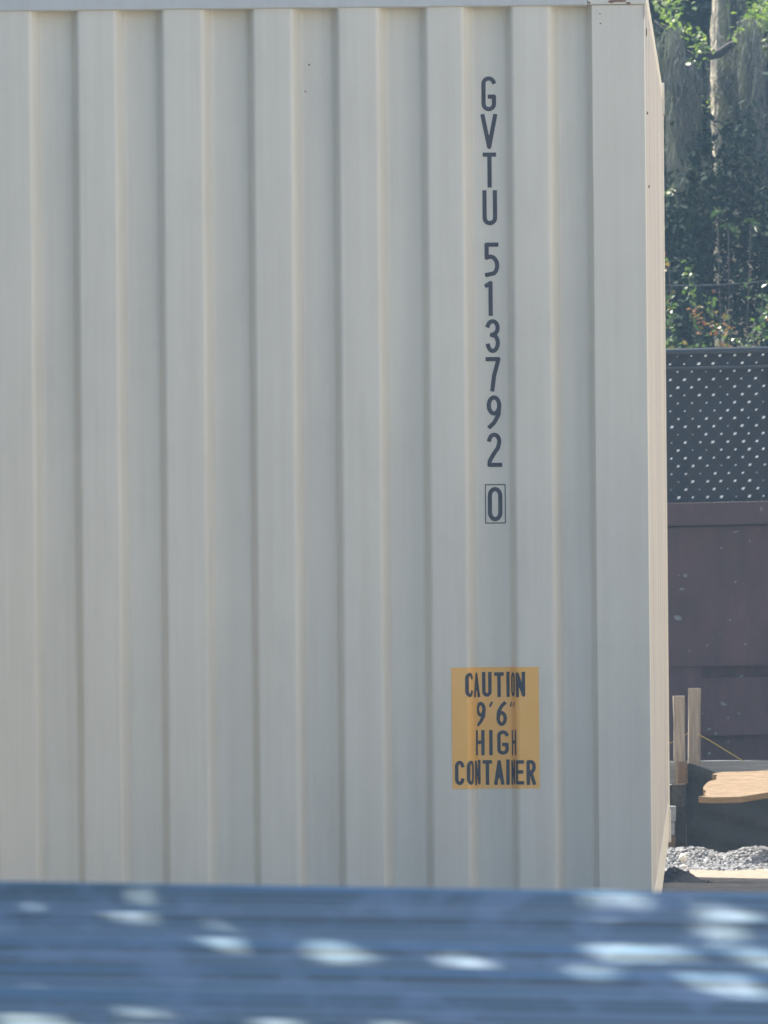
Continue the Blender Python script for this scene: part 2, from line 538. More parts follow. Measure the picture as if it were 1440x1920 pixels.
# ---- stencilled characters as meshes wrapped over the corrugation
def arc(cx, cy, rx, ry, a0, a1, n=14):
    return [(cx + rx * math.cos(R(a0 + (a1 - a0) * i / n)), cy + ry * math.sin(R(a0 + (a1 - a0) * i / n))) for i in range(n + 1)]
def glyph(ch):
    """strokes in a 1-high box; widths as drawn; returns (strokes, width)"""
    h = 0.065
    w = 0.43
    l, r, b, t = h, w - h, h, 1 - h
    cx = w / 2; rx = cx - h; ry = 0.15
    g = {
        'G': [arc(cx, t - ry, rx, ry, 20, 180) + arc(cx, b + ry, rx, ry, 180, 360) + [(r, 0.42), (cx + 0.03, 0.42)]],
        'V': [[(l - .02, t + .02), (cx, b), (r + .02, t + .02)]],
        'T': [[(l, t), (r, t)], [(cx, t), (cx, b - .02)]],
        'U': [[(l, t + .02), (l, b + ry)] + arc(cx, b + ry, rx, ry, 180, 360) + [(r, t + .02)]],
        '5': [[(r - .02, t), (l, t), (l, 0.56)] + arc(cx - .05, 0.33, rx + .05, 0.26, 90, -60)[0:] + [(l + .01, b)]],
        '1': [[(cx - .10, t - .07), (cx + .01, t), (cx + .01, b - .02)]],
        '3': [arc(cx, t - .19, rx, .19, 160, -70) + [(cx, .535)], [(cx - .02, .535)] + arc(cx, .30, rx, .235, 70, -160)],
        '7': [[(l, t), (r + .01, t), (r - .02, t - .12), (cx + .03, .45), (cx - .02, b - .02)]],
        '9': [arc(cx, t - .26 + .02, rx, .24, 0, 360, 24), [(r, t - .26), (r - .02, .42), (cx, .18), (l + .03, b)]],
        '6': [arc(cx, b + .24, rx, .24, 0, 360, 24), [(l, b + .26), (l + .02, .58), (cx, .82), (r - .03, t)]],
        '2': [arc(cx, t - .19, rx, .19, 165, -20) + [(r - .04, .56), (cx - .02, .38), (l + .01, .18), (l, b), (r + .02, b)]],
        '0': [arc(cx, t - .2, rx, .2, 0, 180) + arc(cx, b + .2, rx, .2, 180, 360) + [(r, t - .2)]],
        'O': [arc(cx, t - .2, rx, .2, 0, 180) + arc(cx, b + .2, rx, .2, 180, 360) + [(r, t - .2)]],
        'C': [arc(cx, t - .18, rx, .18, 15, 180) + arc(cx, b + .18, rx, .18, 180, 345)],
        'A': [[(l - .02, b - .02), (cx, t), (r + .02, b - .02)], [(l + .05, .32), (r - .05, .32)]],
        'I': [[(0.065, t + .02), (0.065, b - .02)]],
        'N': [[(l, b - .02), (l, t), (r, b), (r, t + .02)]],
        'H': [[(l, t + .02), (l, b - .02)], [(r, t + .02), (r, b - .02)], [(l, .52), (r, .52)]],
        'E': [[(r, t), (l, t), (l, b), (r, b)], [(l, .52), (r - .04, .52)]],
        'R': [[(l, b - .02), (l, t), (cx, t)] + arc(cx, t - .21, rx, .21, 90, -90) + [(l, .515)], [(cx - .02, .515), (r, b - .02)]],
        "'": [[(0.10, t + .03), (0.03, t - .10)]],
    }
    return g[ch], {'I': 0.13, "'": 0.14}.get(ch, w)

def wrap_mesh(name, strokes, s0, z0, hgt, wide, thick, mat, parent, lift=0.0012, cell=0.0013, keep=None):
    """fill all cells nearer than `thick` to a stroke; s runs right (towards the right post) in arc length"""
    segs = []
    for st in strokes:
        m_ = len(st) - 1
        closed = math.hypot(st[0][0] - st[-1][0], st[0][1] - st[-1][1]) < 0.02
        for i_, (a, b) in enumerate(zip(st[:-1], st[1:])):
            segs.append((a[0] * wide, a[1] * hgt, b[0] * wide, b[1] * hgt, float(i_ == 0 and not closed), float(i_ == m_ - 1 and not closed)))
    segs = np.array(segs)
    x0, x1 = segs[:, [0, 2]].min() - thick - cell, segs[:, [0, 2]].max() + thick + cell
    y0, y1 = segs[:, [1, 3]].min() - thick - cell, segs[:, [1, 3]].max() + thick + cell
    nx, ny = int((x1 - x0) / cell) + 2, int((y1 - y0) / cell) + 2
    gx = x0 + np.arange(nx) * cell; gy = y0 + np.arange(ny) * cell
    GX, GY = np.meshgrid(gx, gy)
    D = np.full(GX.shape, 9.0)
    for (ax, ay, bx, by, e0, e1_) in segs:
        dx, dy = bx - ax, by - ay
        l2 = dx * dx + dy * dy + 1e-12
        tr_ = ((GX - ax) * dx + (GY - ay) * dy) / l2
        t = np.clip(tr_, 0, 1)
        dd = np.hypot(GX - ax - t * dx, GY - ay - t * dy)
        ll = math.sqrt(l2)
        perp = np.abs((GX - ax) * dy - (GY - ay) * dx) / ll
        if e0:
            dd = np.where(tr_ < 0, np.maximum(perp, -tr_ * ll * 1.0), dd)
        if e1_:
            dd = np.where(tr_ > 1, np.maximum(perp, (tr_ - 1) * ll), dd)
        D = np.minimum(D, dd)
    # marching on a grid: keep quads whose centre is inside; pull border vertices onto the outline
    Dc = (D[:-1, :-1] + D[1:, :-1] + D[:-1, 1:] + D[1:, 1:]) / 4
    ins = Dc < thick
    gyD, gxD = np.gradient(D, cell)
    shift = np.clip(thick - D, -cell * 0.7, cell * 0.7)
    used_in = np.zeros(D.shape, bool); used_out = np.zeros(D.shape, bool)
    for dj in (0, 1):
        for di in (0, 1):
            used_in[dj:dj + ny - 1, di:di + nx - 1] |= ins
            used_out[dj:dj + ny - 1, di:di + nx - 1] |= ~ins
    border = used_in & used_out
    nrm = np.hypot(gxD, gyD) + 1e-9
    GX = np.where(border, GX + gxD / nrm * shift, GX)
    GY = np.where(border, GY + gyD / nrm * shift, GY)
    idx = -np.ones(D.shape, int)
    sel = used_in
    idx[sel] = np.arange(sel.sum())
    s = s0 - GX[sel]            # arc coordinate grows leftwards
    X = np.interp(s, PS, PXs); Y = np.interp(s, PS, PYs)
    tx = np.interp(s + 5e-4, PS, PXs) - np.interp(s - 5e-4, PS, PXs)
    ty = np.interp(s + 5e-4, PS, PYs) - np.interp(s - 5e-4, PS, PYs)
    ln = np.hypot(tx, ty) + 1e-9
    nxn, nyn = -ty / ln, tx / ln       # outward (towards the camera)
    sg = np.sign(-nyn); sg[sg == 0] = 1
    nxn, nyn = nxn * sg, nyn * sg
    X = X + nxn * lift; Y = Y + nyn * lift
    Z = z0 + GY[sel]
    Y = Y + ripple(X, Z)
    V = np.stack([X, Y, Z], 1)
    jj, ii = np.nonzero(ins)
    Fq = np.stack([idx[jj, ii], idx[jj, ii + 1], idx[jj + 1, ii + 1], idx[jj + 1, ii]], 1)
    return np_mesh(name, V, Fq, mat, parent, smooth=False)

def s_of_x(x):
    return float(np.interp(-x, -PXs, PS))
# serial characters: (char, left px, right px, top px, bottom px)
serial = [('G', 902, 930, 142, 208), ('V', 902, 931, 214, 279), ('T', 905, 930, 285, 350), ('U', 904, 932, 357, 422),
          ('5', 908, 936, 454, 519), ('1', 914, 930, 526, 591), ('3', 910, 937, 598, 662), ('7', 910, 938, 669, 733),
          ('9', 912, 940, 741, 804), ('2', 913, 940, 811, 876), ('0', 914, 942, 913, 978)]
for ch, xl, xr, yt, yb in serial:
    c0 = Lc(xl, yb); c1 = Lc(xr, yt)
    hgt = (yb - yt) / SC
    st, w = glyph(ch)
    wide = hgt * (xr - xl) / (yb - yt) / 0.43
    if ch == '1':
        wide = hgt; x_left = c0.x - 0.014
    else:
        x_left = c0.x
    wrap_mesh('serial_character', st, s_of_x(x_left), c0.z, hgt, wide, 0.0060, M_INK, cont)
# frame round the check digit
a = Lc(910, 981); b_ = Lc(947, 909)
fw, fh = 37 / SC, 72 / SC
wrap_mesh('check_digit_frame', [[(0, 0), (fw, 0), (fw, fh), (0, fh), (0, 0)]], s_of_x(a.x), a.z, 1, 1, 0.0014, M_INK, cont, cell=0.0009)

# caution notice: film wrapped over one full wave
sl = s_of_x(Lc(847, 1366).x); sr = s_of_x(Lc(1011, 1366).x)
zb = Lc(847, 1480).z; ztp = Lc(847, 1252).z
SWID = sl - sr
SH = ztp - zb
# film
ns, V, F = 90, [], []
for j, z in enumerate((zb, (zb * 2 + ztp) / 3, (zb + ztp * 2) / 3, ztp)):
    for i in range(ns + 1):
        s = sl - SWID * i / ns
        X, Y = np.interp(s, PS, PXs), np.interp(s, PS, PYs)
        tx = np.interp(s + 5e-4, PS, PXs) - np.interp(s - 5e-4, PS, PXs); ty = np.interp(s + 5e-4, PS, PYs) - np.interp(s - 5e-4, PS, PYs)
        ln = math.hypot(tx, ty) + 1e-9
        nx_, ny_ = -ty / ln, tx / ln
        if ny_ > 0: nx_, ny_ = -nx_, -ny_
        V.append((X + nx_ * 0.0012, Y + ny_ * 0.0012 + ripple(X, z), z))
for j in range(3):
    for i in range(ns):
        a = j * (ns + 1) + i
        F.append((a, a + 1, a + 1 + ns + 1, a + ns + 1))
film = MB().add(V, F).build('caution_notice', M_YELLOW, cont)
film['label'] = 'yellow notice reading CAUTION 9\'6" HIGH CONTAINER'
rows = [('CAUTION', 1262, 1307, 873, 984), ("9'6''", 1317, 1362, 893, 966), ('HIGH', 1371, 1416, 891, 969), ('CONTAINER', 1427, 1472, 854, 1004)]
for txt, yt, yb, xl, xr in rows:
    hgt = (yb - yt) / SC
    s_l, s_r = s_of_x(Lc(xl, yb).x), s_of_x(Lc(xr, yb).x)
    z = Lc(xl, yb).z
    ws = [glyph(c)[1] for c in txt]
    gap = 0.17
    tot = sum(ws) + gap * (len(txt) - 1)
    k = (s_l - s_r) / tot              # metres per unit of width
    cur = s_l
    for c, w in zip(txt, ws):
        wrap_mesh('letter', glyph(c)[0], cur, z, hgt, k, 0.0050 if c != "'" else 0.0030, M_INK, film, lift=0.0024, cell=0.0011)
        cur -= (w + gap) * k

# ------------------------------------------------------------------ foreground: ribbed blue-grey steel sheets
def sheet_mat():
    m, nt, b = new_mat('blue_grey_steel')
    v = coords(nt)
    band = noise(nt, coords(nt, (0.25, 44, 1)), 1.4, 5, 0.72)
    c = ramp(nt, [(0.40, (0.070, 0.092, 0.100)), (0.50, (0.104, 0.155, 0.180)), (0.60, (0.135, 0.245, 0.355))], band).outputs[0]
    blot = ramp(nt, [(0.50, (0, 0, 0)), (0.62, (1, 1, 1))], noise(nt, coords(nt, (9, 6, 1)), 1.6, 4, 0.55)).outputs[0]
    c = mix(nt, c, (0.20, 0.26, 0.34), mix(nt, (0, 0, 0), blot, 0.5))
    nt.links.new(c, b.inputs['Base Color'])
    b.inputs['Roughness'].default_value = 0.55
    b.inputs['Metallic'].default_value = 0.0
    b.inputs['Specular IOR Level'].default_value = 0.25
    return m
M_SHEET = sheet_mat()
edge_l, edge_r = P(0, 1649, 11.0), P(1440, 1672, 11.0)
TILT = R(10.5)
stack = empty('steel_sheet_stack', ((edge_l + edge_r) / 2).to_tuple())
tag(stack, 'blue-grey ribbed steel sheets in a tilted stack spotted with sun, nearest the viewer', 'steel sheets')
slope_x = math.atan2(edge_r.z - edge_l.z, edge_r.x - edge_l.x)
stack.rotation_euler = Euler((TILT, -slope_x, 0))
def rib_h(s):
    h = 0.0050 * (0.5 + 0.5 * math.cos(2 * math.pi * (s - 0.010) / 0.098)) ** 1.6
    h += 0.0022 * (0.5 + 0.5 * math.cos(2 * math.pi * (s - 0.055) / 0.049)) ** 3
    return h
def rib_sheet(zoff, x0, x1, s1, jit):
    ss = np.arange(0, s1, 0.004)
    V, F = [], []
    xs = np.linspace(x0, x1, 25)
    for x in xs:
        for s in ss:
            V.append((x, -s + jit, zoff + rib_h(s) - 0.010 + 0.0015 * math.sin(x * 3.1 + s * 7)))
    n = len(ss)
    for i in range(len(xs) - 1):
        for j in range(n - 1):
            a = i * n + j
            F.append((a, a + 1, a + 1 + n, a + n))
    # hem along the far edge
    mb = MB().add(V, F)
    mb.box(x0, x1, jit, jit + 0.004, zoff - 0.012, zoff - 0.001)
    return mb
for k in range(6):
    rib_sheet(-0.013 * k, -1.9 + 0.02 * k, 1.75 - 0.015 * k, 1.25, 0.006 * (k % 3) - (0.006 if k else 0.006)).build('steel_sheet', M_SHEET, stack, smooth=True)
for yy in (-0.25, -0.95):
    for xx in (-1.5, 0.0, 1.4):
        MB().box(xx - 0.05, xx + 0.05, yy - 0.05, yy + 0.05, -1.35, -0.09).build('timber_trestle', M_WOOD, stack)

# ------------------------------------------------------------------ leaves
def leaves(centres, length, width, tilt_sd=0.7, flat=False):
    """folded leaf blades: 4 verts, 2 triangles each"""
    n = len(centres)
    az = rng.uniform(0, 2 * np.pi, n)
    el = rng.normal(0, tilt_sd, n)
    d = np.stack([np.cos(az) * np.cos(el), np.sin(az) * np.cos(el), np.sin(el)], 1)
    upv = rng.normal(0, 0.5 if not flat else 0.18, (n, 3)) + np.array([0, 0, 1.0])
    s = np.cross(d, upv); s /= np.linalg.norm(s, axis=1, keepdims=True) + 1e-9
    nn = np.cross(s, d)
    Ls = (length * rng.uniform(0.7, 1.25, n))[:, None]; Ws = (width * rng.uniform(0.7, 1.25, n))[:, None]
    a = centres - d * Ls / 2
    c = centres + d * Ls / 2
    b = centres - d * Ls * 0.05 + s * Ws / 2 + nn * Ws * 0.12
    e = centres - d * Ls * 0.05 - s * Ws / 2 + nn * Ws * 0.12
    V = np.stack([a, b, c, e], 1).reshape(-1, 3)
    i = np.arange(n) * 4
    F = np.concatenate([np.stack([i, i + 1, i + 2], 1), np.stack([i, i + 2, i + 3], 1)])
    return V, F

def clumped(n, lo, hi, k, spread):
    """points gathered in clumps inside a box"""
    lo, hi = np.array(lo), np.array(hi)
    cs = rng.uniform(lo, hi, (k, 3))
    which = rng.integers(0, k, n)
    pts = cs[which] + rng.normal(0, spread, (n, 3))
    return pts, which, k

# ---- the shade tree left of the sheets; its crown stands between the sun and the stack
spots = [(235, 1700, 1.2), (30, 1682, .5), (225, 1656, .55), (432, 1687, .5), (418, 1718, .55), (392, 1750, 1), (622, 1771, 1.25), (48, 1831, .6),
         (272, 1882, .95), (515, 1908, .95), (40, 1908, 1.5), (95, 1914, 1.3), (260, 1922, 1.4), (340, 1925, 1.3), (868, 1786, 1.35), (1098, 1806, 1.4), (1140, 1770, 1.2), (1200, 1774, 1.2),
         (1128, 1712, .8), (1165, 1674, 1.15), (1115, 1668, .8), (1350, 1700, 1.1), (1395, 1703, 1.0), (1352, 1733, 1.0), (1432, 1787, 1.2), (1372, 1833, 1.35), (740, 1918, 1.2),
         (655, 1662, .6), (652, 1700, .45), (1340, 1760, .4), (985, 1730, .3)]
RS = stack.rotation_euler.to_matrix()
sn = RS @ Vector((0, 0, 1)); sp = Vector(stack.location)
def on_stack(px, py):
    v = cam_rot @ Vector(((px - 720) / F_PX, (960 - py) / F_PX, -1.0))
    o_ = Vector((0, 0, CAM_Z))
    t = (sp - o_).dot(sn) / v.dot(sn)
    return o_ + v * t
hits = [(on_stack(x, y), q) for x, y, q in spots]
tree = empty('shade_tree', (-3.3, 15.0, 0))
tag(tree, 'broad leafy shade tree whose crown throws dappled light on the steel sheets', 'tree')
base = np.array([0.0, 10.75, 1.17])
S = np.array(SUN)
e1 = np.cross(S, [0, 0, 1.0]); e1 /= np.linalg.norm(e1)
e2 = np.cross(S, e1)
n = 52000
rad = 1.35 * np.sqrt(rng.uniform(0, 1, n)); th = rng.uniform(0, 2 * np.pi, n)
tt = rng.uniform(2.2, 3.1, n)
C = base + np.outer(tt, S) + np.outer(rad * np.cos(th), e1) + np.outer(rad * np.sin(th), e2)
V, F = leaves(C, 0.075, 0.042, 0.4, flat=True)
Vq = V.reshape(-1, 4, 3)
keep = np.ones(n, bool)
for h_, q in hits:
    r_ = 0.0090 * q
    rel = Vq - np.array(h_)
    t_ = rel @ S
    perp = rel - t_[..., None] * S
    u, w = perp @ e1, perp @ e2
    # leaf quad touches the ray: sample points over the blade
    for wts in ((1, 0, 0, 0), (0, 1, 0, 0), (0, 0, 1, 0), (0, 0, 0, 1), (.25, .25, .25, .25), (.5, 0, .5, 0), (.75, 0, .25, 0), (.25, 0, .75, 0), (.5, .5, 0, 0), (0, .5, .5, 0), (0, 0, .5, .5), (.5, 0, 0, .5), (.4, .35, .25, 0), (.4, 0, .25, .35)):
        uu = u @ np.array(wts); ww = w @ np.array(wts)
        keep &= (uu * uu + ww * ww) > (r_ + 0.003) ** 2
kf = np.concatenate([keep, keep])
F = F[kf]
tint = np.repeat(rng.uniform(0, 0.9, n), 4)
o = np_mesh('foliage', V - np.array(tree.location), F, M_LEAF, tree, tint)
tag(o, kind='stuff')
tl = Vector(tree.location)
mb = MB().tube([(0, 0, 0), (0.05, -0.05, 1.2), (0.2, -0.1, 2.6), (0.5, -0.6, 3.3), (0.9, -1.2, 3.9)], [0.24, 0.19, 0.16, 0.12, 0.05], 12)
mb.build('trunk', M_BARK, tree, smooth=True)
for q in ((1.7, -1.6, 4.5), (0.9, -2.6, 4.2), (2.2, -3.0, 4.3), (-1.0, 0.8, 4.6)):
    MB().tube([(0.2, -0.1, 2.7), (q[0] * .5 + .1, q[1] * .5, 3.9), q], [0.09, 0.05, 0.015], 8).build('branch', M_BARK, tree, smooth=True)

# ------------------------------------------------------------------ chain-link fence on a maroon wall, 74 m away
DF = 63.9
SF = F_PX / DF
def wall_mat():
    m, nt, b = new_mat('maroon_painted_steel')
    v = coords(nt)
    c = ramp(nt, [(0.3, (0.038, 0.018, 0.020)), (0.7, (0.066, 0.034, 0.037))], noise(nt, v, 2.0, 7)).outputs[0]
    c2 = ramp(nt, [(0.35, (0.75, 0.75, 0.75)), (0.65, (1.2, 1.15, 1.15))], noise(nt, coords(nt, (9, 9, 2)), 2, 6)).outputs[0]
    c = mix(nt, c, c2, 0.8, 'MULTIPLY')
    sp = ramp(nt, [(0.70, (0, 0, 0)), (0.74, (1, 1, 1))], noise(nt, v, 13, 3)).outputs[0]
    c = mix(nt, c, (0.17, 0.15, 0.15), mix(nt, (0, 0, 0), sp, 0.7))
    nt.links.new(c, b.inputs['Base Color'])
    b.inputs['Roughness'].default_value = 0.7
    return m
M_WALL = wall_mat()
w_l, w_r = P(1250, 944, DF), P(1440, 940, DF)
WZ = w_l.z
SLX = (w_r.z - w_l.z) / (w_r.x - w_l.x)       # gentle rise to the right
def zz(x, z):                                  # heights follow the slope of the wall
    return z + SLX * (x - w_l.x)
X0, X1 = w_l.x - 4.0, w_l.x + 5.0
def slab(x0, x1, y0, y1, z0, z1, sl=True):
    k = zz if sl else (lambda x, z: z)
    V = [(x0, y0, k(x0, z0)), (x1, y0, k(x1, z0)), (x0, y1, k(x0, z0)), (x1, y1, k(x1, z0)),
         (x0, y0, k(x0, z1)), (x1, y0, k(x1, z1)), (x0, y1, k(x0, z1)), (x1, y1, k(x1, z1))]
    return V, [(0, 2, 3, 1), (4, 5, 7, 6), (0, 1, 5, 4), (2, 6, 7, 3), (0, 4, 6, 2), (1, 3, 7, 5)]
wall = empty('retaining_wall', (0, 0, 0))
tag(wall, 'maroon painted retaining wall with flaked spots, below the black chain-link fence', 'wall')
z_cap0 = P(1250, 986, DF).z
MB().add(*slab(X0, X1, DF - 0.03, DF + 0.25, z_cap0, WZ)).build('cap_beam', M_WALL, wall)
z_rec = P(1330, 1268, DF).z
z_rt = P(1330, 1250, DF).z
xr = P(1316, 1260, DF).x
# upper sheet, left sheet, and a lower set-back sheet with a dark recess above it
MB().add(*slab(X0, X1, DF + 0.02, DF + 0.22, z_rt, z_cap0 - 0.008)).build('wall_panel', M_WALL, wall)
MB().add(*slab(X0, xr, DF + 0.03, DF + 0.22, -0.1, z_rt - 0.001)).build('wall_panel', M_WALL, wall)
MB().add(*slab(xr + 0.001, X1, DF + 0.12, DF + 0.22, -0.1, z_rt - 0.001)).build('wall_panel', M_WALL, wall)
MB().add(*slab(xr, X1, DF + 0.045, DF + 0.12, z_rec - 0.30, z_rec - 0.01)).build('lower_ledge', M_WALL, wall)
MB().add(*slab(X0, X1, DF + 0.222, DF + 0.24, z_cap0 - 0.3, z_cap0 + 0.0)).build('backing_plate', M_WALL, wall)
# flakes and stuck leaves
M_FLAKE = simple('dusty_flake', (0.10, 0.12, 0.12), (0.17, 0.19, 0.19), 40, 0.9)
for (px, py, w, h) in ((1271, 1159, 16, 12), (1285, 1079, 9, 8), (1279, 1105, 12, 5), (1380, 997, 15, 2.5), (1352, 1028, 5, 4), (1379, 1091, 4, 6), (1369, 1162, 5, 4),
                       (1398, 1208, 6, 4), (1293, 1220, 4, 4), (1326, 1210, 4, 4), (1406, 1014, 4, 4), (1390, 1268, 10, 3), (1356, 1320, 13, 7), (1316, 1338, 6, 4),
                       (1330, 1367, 8, 5), (1366, 1391, 5, 4), (1330, 1413, 5, 7), (1386, 1338, 6, 4), (1342, 1375, 6, 5), (1365, 1346, 5, 4)):
    y_ = DF + (0.019 if py < 1250 else 0.044)
    c = P(px, py, y_)
    ang = random.uniform(-.6, .6)
    pts = []
    for k in range(9):
        t = 2 * math.pi * k / 9
        a, b2 = w / SF / 2 * math.cos(t) * random.uniform(.6, 1.15), h / SF / 2 * math.sin(t) * random.uniform(.6, 1.15)
        pts.append((c.x + a * math.cos(ang) - b2 * math.sin(ang), c.z + a * math.sin(ang) + b2 * math.cos(ang)))
    decal('paint_flake', pts, M_FLAKE, wall, y_ - 0.004, 0.0035)

fence = empty('chain_link_fence', (0, 0, 0))
tag(fence, 'black chain-link fence with dark windscreen cloth, standing on the maroon wall', 'fence')
z_top = P(1250, 660, DF).z
def rail(py, r, name):
    z = P(1250, py, DF).z
    MB().tube([(X0, DF, zz(X0, z)), (X1, DF, zz(X1, z))], r, 12).build(name, M_VINYL, fence, smooth=True)
rail(661, 0.020, 'top_rail')
rail(692, 0.010, 'tension_rail')
for px in (1205, 1560):
    x = P(px, 800, DF).x
    MB().tube([(x, DF + 0.05, WZ - 0.3), (x, DF + 0.05, zz(x, z_top) + 0.03)], 0.03, 12).build('post', M_VINYL, fence, smooth=True)
# windscreen cloth behind the wire: hung in gentle ripples
V, F = [], []
nx = 260
for j in range(3):
    z = [WZ + 0.002, (WZ + z_top) / 2, z_top - 0.02][j]
    for i in range(nx):
        x = X0 + (X1 - X0) * i / (nx - 1)
        V.append((x, DF + 0.028 + 0.006 * math.sin(x * 23 + j) + 0.004 * math.sin(x * 57), zz(x, z)))
for j in range(2):
    for i in range(nx - 1):
        a = j * nx + i
        F.append((a, a + 1, a + 1 + nx, a + nx))
MB().add(V, F).build('windscreen', M_SCREEN, fence, smooth=True)
# woven wires: zig-zag verticals, one wire per half column
DX = 26.75 / SF; DZ = 29.45 / SF
mbw, mbk = MB(), MB()
xa = P(1264, 742, DF).x; za = P(1264, 742, DF).z
i0, i1 = int((X0 - xa) / DX) + 1, int((X1 - xa) / DX)
i0, i1 = max(i0, -22), min(i1, 32)
nzr = int((WZ - za) / (DZ / 2)) - 1, int((z_top - za) / (DZ / 2)) + 1
rw = 0.0022
ico = [(1, 0, 0), (-1, 0, 0), (0, 1, 0), (0, -1, 0), (0, 0, 1), (0, 0, -1)]
icf = [(0, 2, 4), (2, 1, 4), (1, 3, 4), (3, 0, 4), (2, 0, 5), (1, 2, 5), (3, 1, 5), (0, 3, 5)]
for i in range(i0, i1):
    pts = []
    for j in range(nzr[0], nzr[1] + 1):
        x = xa + i * DX + (DX / 4 if j % 2 else -DX / 4) * 1.0
        z = za + j * DZ / 2
        pts.append((x + random.gauss(0, .0008), DF - 0.004, zz(x, z)))
    mbw.tube(pts, rw, 4, cap=False)
    for j in range(nzr[0], nzr[1] + 1):
        x = xa + i * DX + (DX / 4 if j % 2 else -DX / 4)
        z = zz(x, za + j * DZ / 2)
        if z > zz(x, z_top) - 0.01 or z < zz(x, WZ) + .01: continue
        q = random.choice((0.35, 0.6, 0.8, 1.0, 1.0, 1.15))
        M = Matrix.Translation((x + random.gauss(0, .002), DF - 0.010, z)) @ Matrix.Rotation(R(-32), 4, 'Y') @ Matrix.Diagonal((0.0100 * q, 0.0062 * q, 0.0060 * q, 1))
        mbk.add([M @ Vector(p) for p in ico], icf)
tag(mbw.build('wire_mesh', M_WIRE, fence), kind='stuff')
tag(mbk.build('wire_glint', M_GLINT, fence), kind='stuff')
# the pattern phase above uses the half column offset, so neighbouring wires meet at the bends

# thin wire across the trees
pA, pB = P(1200, 534, 68), P(1560, 508, 68)
wr = MB().tube([pA + (pB - pA) * t - Vector((0, 0, 0.03 * math.sin(math.pi * t))) for t in [k / 12 for k in range(13)]], 0.0022, 5).build('cable', M_STONE)
tag(wr, 'thin pale cable strung across in front of the trees above the fence', 'cable')

# ------------------------------------------------------------------ trees behind the fence
DT = 72.0
ST = F_PX / DT
def at_t(px, py, d=DT):
    return P(px, py, d)
oak = empty('oak_tree', (at_t(1375, 900).x, DT, 0))
tag(oak, 'mossy oak with sunlit pale trunk and grey hanging moss, right of the container', 'tree')
ol = Vector(oak.location)
def rel(p): return tuple(Vector(p) - ol)
# trunk: leans slightly, sunlit along its left edge
mb = MB()
tp = [at_t(1400, 1600), at_t(1395, 1100), at_t(1388, 700), at_t(1376, 350), at_t(1369, 200), at_t(1366, 60), at_t(1372, -150), at_t(1390, -700)]
mb.tube([rel(p) for p in tp], [0.20, 0.17, 0.14, 0.115, 0.108, 0.10, 0.09, 0.06], 24)
tr = mb.build('trunk', M_BARK, oak, smooth=True)
# bark roughness as relief
tex = bpy.data.textures.new('bark_relief', 'CLOUDS'); tex.noise_scale = 0.05
sub = tr.modifiers.new('s', 'SUBSURF'); sub.levels = 3; sub.render_levels = 3; sub.subdivision_type = 'SIMPLE'
dm = tr.modifiers.new('d', 'DISPLACE'); dm.texture = tex; dm.strength = 0.03
# crooked limb crossing in front of the trunk
def limb(pp, rr, name='branch', d=DT - 0.6, mat=M_TWIG):
    pts = [rel(at_t(x, y, d)) for x, y in pp]
    return MB().tube(pts, rr, 9).build(name, mat, oak, smooth=True)
limb([(1225, 40), (1250, 62), (1280, 95), (1300, 106), (1325, 107), (1350, 100), (1370, 84), (1395, 76), (1425, 70), (1500, 30)], [.012, .014, .016, .021, .024, .026, .020, .016, .013, .01])
limb([(1325, 108), (1318, 90), (1322, 78), (1332, 72)], [.015, .012, .01, .006])
limb([(1330, 72), (1300, 70), (1270, 62), (1240, 45)], [.006, .007, .007, .008], d=DT - 0.7)
limb([(1395, 76), (1420, 92), (1450, 130)], [.012, .01, .008])
limb([(1408, 640), (1412, 400), (1420, 200), (1440, -50)], [.045, .04, .035, .03], d=DT + 0.8, mat=M_BARK)
# hanging moss curtains: many fine curling strands per tuft
def moss(px, py, wpx, lpx, d, nst, name='moss_tuft'):
    c = at_t(px, py, d)
    w, l = wpx / (F_PX / d), lpx / (F_PX / d)
    Vs, Fs, tn = [], [], []
    k = 8
    strands = [c.x + random.gauss(0, w / 2.6) for _ in range(7)]
    for i in range(nst):
        x = random.choice(strands) + random.gauss(0, w / 16); y = d + random.gauss(0, 0.07)
        ln = l * random.uniform(0.35, 1.0) * max(0.25, 1 - abs(x - c.x) / w)
        z = c.z + random.uniform(-0.25, 0.08) * l
        ph, am = random.uniform(0, 6), random.uniform(0.006, 0.026)
        tv = random.random()
        n0 = len(Vs)
        for j in range(k):
            t = j / (k - 1)
            xx = x + am * math.sin(ph + t * 14) + 0.012 * random.gauss(0, .5) * t
            ww = 0.0032 * (1 - 0.75 * t)
            a_ = ph + t * 4
            Vs += [(xx - ww * math.cos(a_), y - ww * math.sin(a_), z - t * ln), (xx + ww * math.cos(a_), y + ww * math.sin(a_), z - t * ln)]
            tn += [tv, tv]
        for j in range(k - 1):
            q = n0 + 2 * j
            Fs.append((q, q + 1, q + 3, q + 2))
    o_ = np_mesh(name, np.array(Vs) - np.array(ol), np.array(Fs), M_MOSS, oak, tn)
    tag(o_, kind='stuff')
for a in ((1255, 70, 50, 260, DT - .9, 420), (1300, 115, 60, 190, DT + .6, 260), (1395, 90, 45, 330, DT - .5, 420), (1432, 120, 45, 300, DT - .7, 380), (1365, 215, 40, 240, DT - .4, 260),
          (1405, 190, 40, 230, DT - .8, 340), (1480, 60, 80, 400, DT - .5, 350), (1335, 300, 60, 180, DT - .2, 160), (1200, 60, 60, 300, DT - .4, 260), (1420, 330, 60, 130, DT - .6, 200)):
    moss(*a)
moss(1376, -30, 30, 380, DT - .32, 900)
moss(1385, 120, 34, 260, DT - .45, 500)
moss(1412, 60, 40, 330, DT - .9, 420)
moss(1268, 130, 40, 260, DT - .95, 260)
moss(1350, 150, 18, 90, DT - .32, 40)
